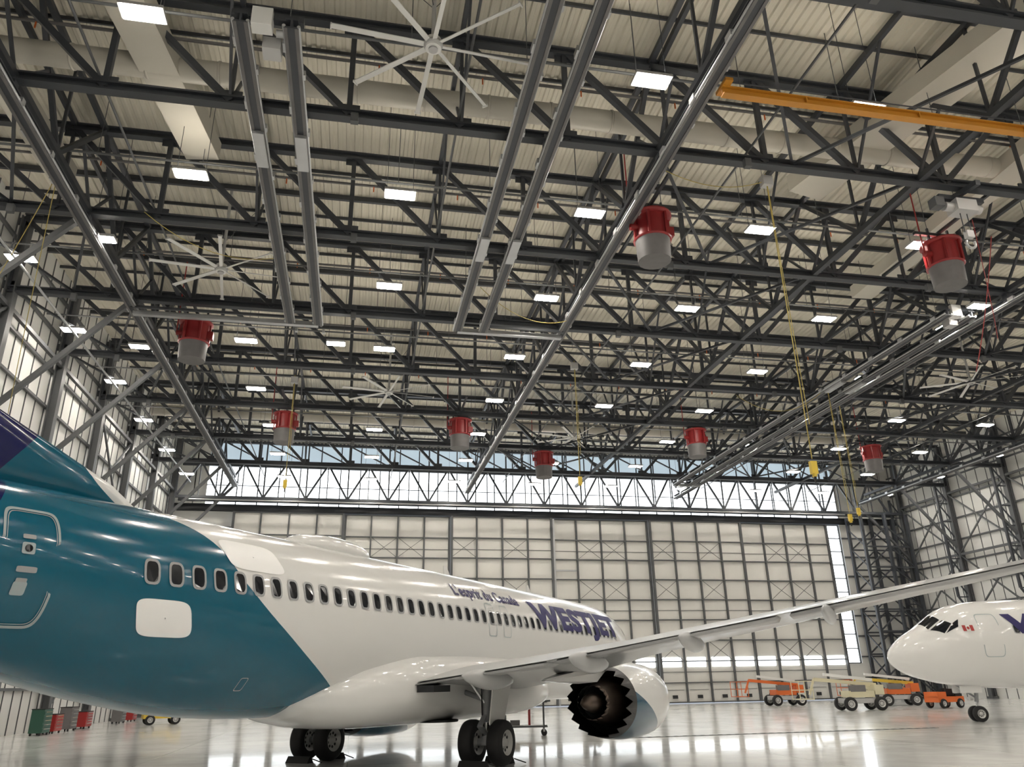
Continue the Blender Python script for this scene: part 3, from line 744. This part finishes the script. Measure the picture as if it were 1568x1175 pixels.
# ------------------------------------------------------------------ ground equipment
def boom_lift(x,y,rz,col,col2):
    E=empty('boom_lift',(x,y,0),rz); b=MB()
    for a in(-1,1):
        for c_ in(-.8,.8): wheel(b,(a,c_,.42),.42,.3)
    b.box((0,0,.6),(2.4,1.3,.3),'fixture'); b.box((0.1,0,1.0),(1.7,1.3,.4),col); b.box((-1.1,0,1.25),(.6,1.3,.6),col); b.box((.3,.5,1.35),(1.,.35,.4),'greyd')
    b.beam((-1.2,0,1.55),(2.9,0,1.95),col2,.2,.22); b.beam((-1.0,0,1.85),(2.2,0,2.25),'white',.16,.18); b.cyl((-.6,0,1.2),(.8,0,1.75),.06,'alu')
    b.beam((2.9,0,1.95),(3.3,0,1.0),col2,.12)
    for z in(.75,1.3,1.85):
        for s_ in(-.7,.7): b.beam((3.3,s_,z),(4.2,s_,z),col,.04)
        for q in(3.3,4.2): b.beam((q,-.7,z),(q,.7,z),col,.04)
    for q in(3.3,4.2):
        for s_ in(-.7,.7): b.beam((q,s_,.7),(q,s_,1.88),col,.04)
    b.box((3.75,0,.72),(.9,1.4,.05),'fixture'); b.obj('lift_body',E)
boom_lift(33.0,49.5,math.radians(170),'cream','cream'); boom_lift(34.6,62,math.radians(175),'orange2','orange2'); boom_lift(40.6,56.,math.radians(160),'orange2','yellow')
def tug(x,y,rz,col):
    E=empty('baggage_tug',(x,y,0),rz); b=MB()
    for a in(-.75,.75):
        for c_ in(-.55,.55): wheel(b,(a,c_,.3),.3,.2)
    b.box((0,0,.55),(2.3,1.15,.35),col); b.box((.75,0,.85),(.8,1.1,.35),col); b.box((-.75,0,.8),(.6,1.1,.2),'black'); b.box((-.35,0,1.0),(.12,1.,.4),'black')
    b.cyl((.35,.2,.8),(.1,.2,1.15),.03,'black'); b.lathe([(-.02,.17),(0,.2),(.02,.17),(0,.14),(-.02,.17)],(.1,.2,1.17),(.4,0,1),'black',16)
    for s_ in(-.5,.5): b.beam((-.9,s_,.9),(-.9,s_,1.7),'black',.05); b.beam((.35,s_,1.),(.3,s_,1.7),'black',.05)
    b.box((-.3,0,1.72),(1.4,1.1,.05),col); b.obj('tug_body',E)
tug(-11.8,57.,math.radians(20),'yellow'); tug(39.3,49.5,math.radians(190),'orange2')
def cabinet(x,y,rz,col,h=1.3):
    E=empty('tool_cabinet',(x,y,0),rz); b=MB()
    b.box((0,0,.12+h/2),(1.2,.6,h),col)
    for i in range(5): b.box((0,-.31,.25+i*h/5.5),(1.1,.03,h/7),col); b.beam((-.45,-.35,.3+i*h/5.5),(.45,-.35,.3+i*h/5.5),'alu',.03)
    for a in(-.5,.5):
        for c_ in(-.22,.22): b.cyl((a,c_-.03,.08),(a,c_+.03,.08),.08,'black',12); b.box((a,c_,.14),(.05,.05,.06),'fixture')
    b.box((0,0,h+.14),(1.24,.64,.04),'black'); b.obj('cabinet_body',E)
for (x,y,c_,h) in ((-15.5,46.8,'green',1.1),(-15.5,48.6,'redp',.8),(-15.5,51.,'greyd',1.1),(-15.5,53.8,'redp',.8),(-15.4,61,'greyd',1.0),(-15.4,64,'redp',1.0)): cabinet(x,y,math.radians(90),c_,h)
E=empty('maintenance_trolley',(7.2,34.4,0),math.radians(-12)); b=MB()
for a in(-.8,.8):
    for c_ in(-.35,.35):
        b.beam((a,c_,.2),(a,c_,1.35),'steel2',.06); b.cyl((a,c_-.03,.12),(a,c_+.03,.12),.12,'black',14); b.box((a,c_,.22),(.08,.08,.12),'fixture')
for z in(.35,1.3):
    for c_ in(-.35,.35): b.beam((-.95,c_,z),(.95,c_,z),'steel2',.06)
    for a in(-.8,.8): b.beam((a,-.35,z),(a,.35,z),'steel2',.06)
b.box((0,0,.38),(1.6,.7,.04),'fixture'); b.beam((-1.1,0,1.34),(1.1,0,1.34),'steel2',.1); b.cyl((.2,0,.4),(.2,0,1.3),.05,'redp'); b.box((-.4,0,.5),(.4,.3,.2),'greyd'); b.obj('trolley_frame',E)
# drain grating in the floor
g=MB(); g.box((17,31,.006),(14,.22,.012),'steel2')
for i in range(38): g.box((10.3+i*.365,31,.014),(.12,.18,.006),'dark')
g.obj('floor_drain_grating')
# wall sign
g=MB(); g.box((X0+.4,57.,10.2),(.08,5.,1.6),'white'); o=g.obj('wall_sign')
cu=bpy.data.curves.new('sign_text','FONT'); cu.body='WestJet'; cu.size=1.5; cu.extrude=.02; cu.materials.append(M['redp'])
to=bpy.data.objects.new('sign_lettering',cu); S.collection.objects.link(to); to.parent=o; to.rotation_euler=(math.pi/2,0,math.pi/2); to.location=(X0+.47,54.7,9.75)

# world
w=bpy.data.worlds.new('world'); S.world=w; w.use_nodes=True; w.node_tree.nodes['Background'].inputs[0].default_value=(.75,.85,1,1); w.node_tree.nodes['Background'].inputs[1].default_value=.8
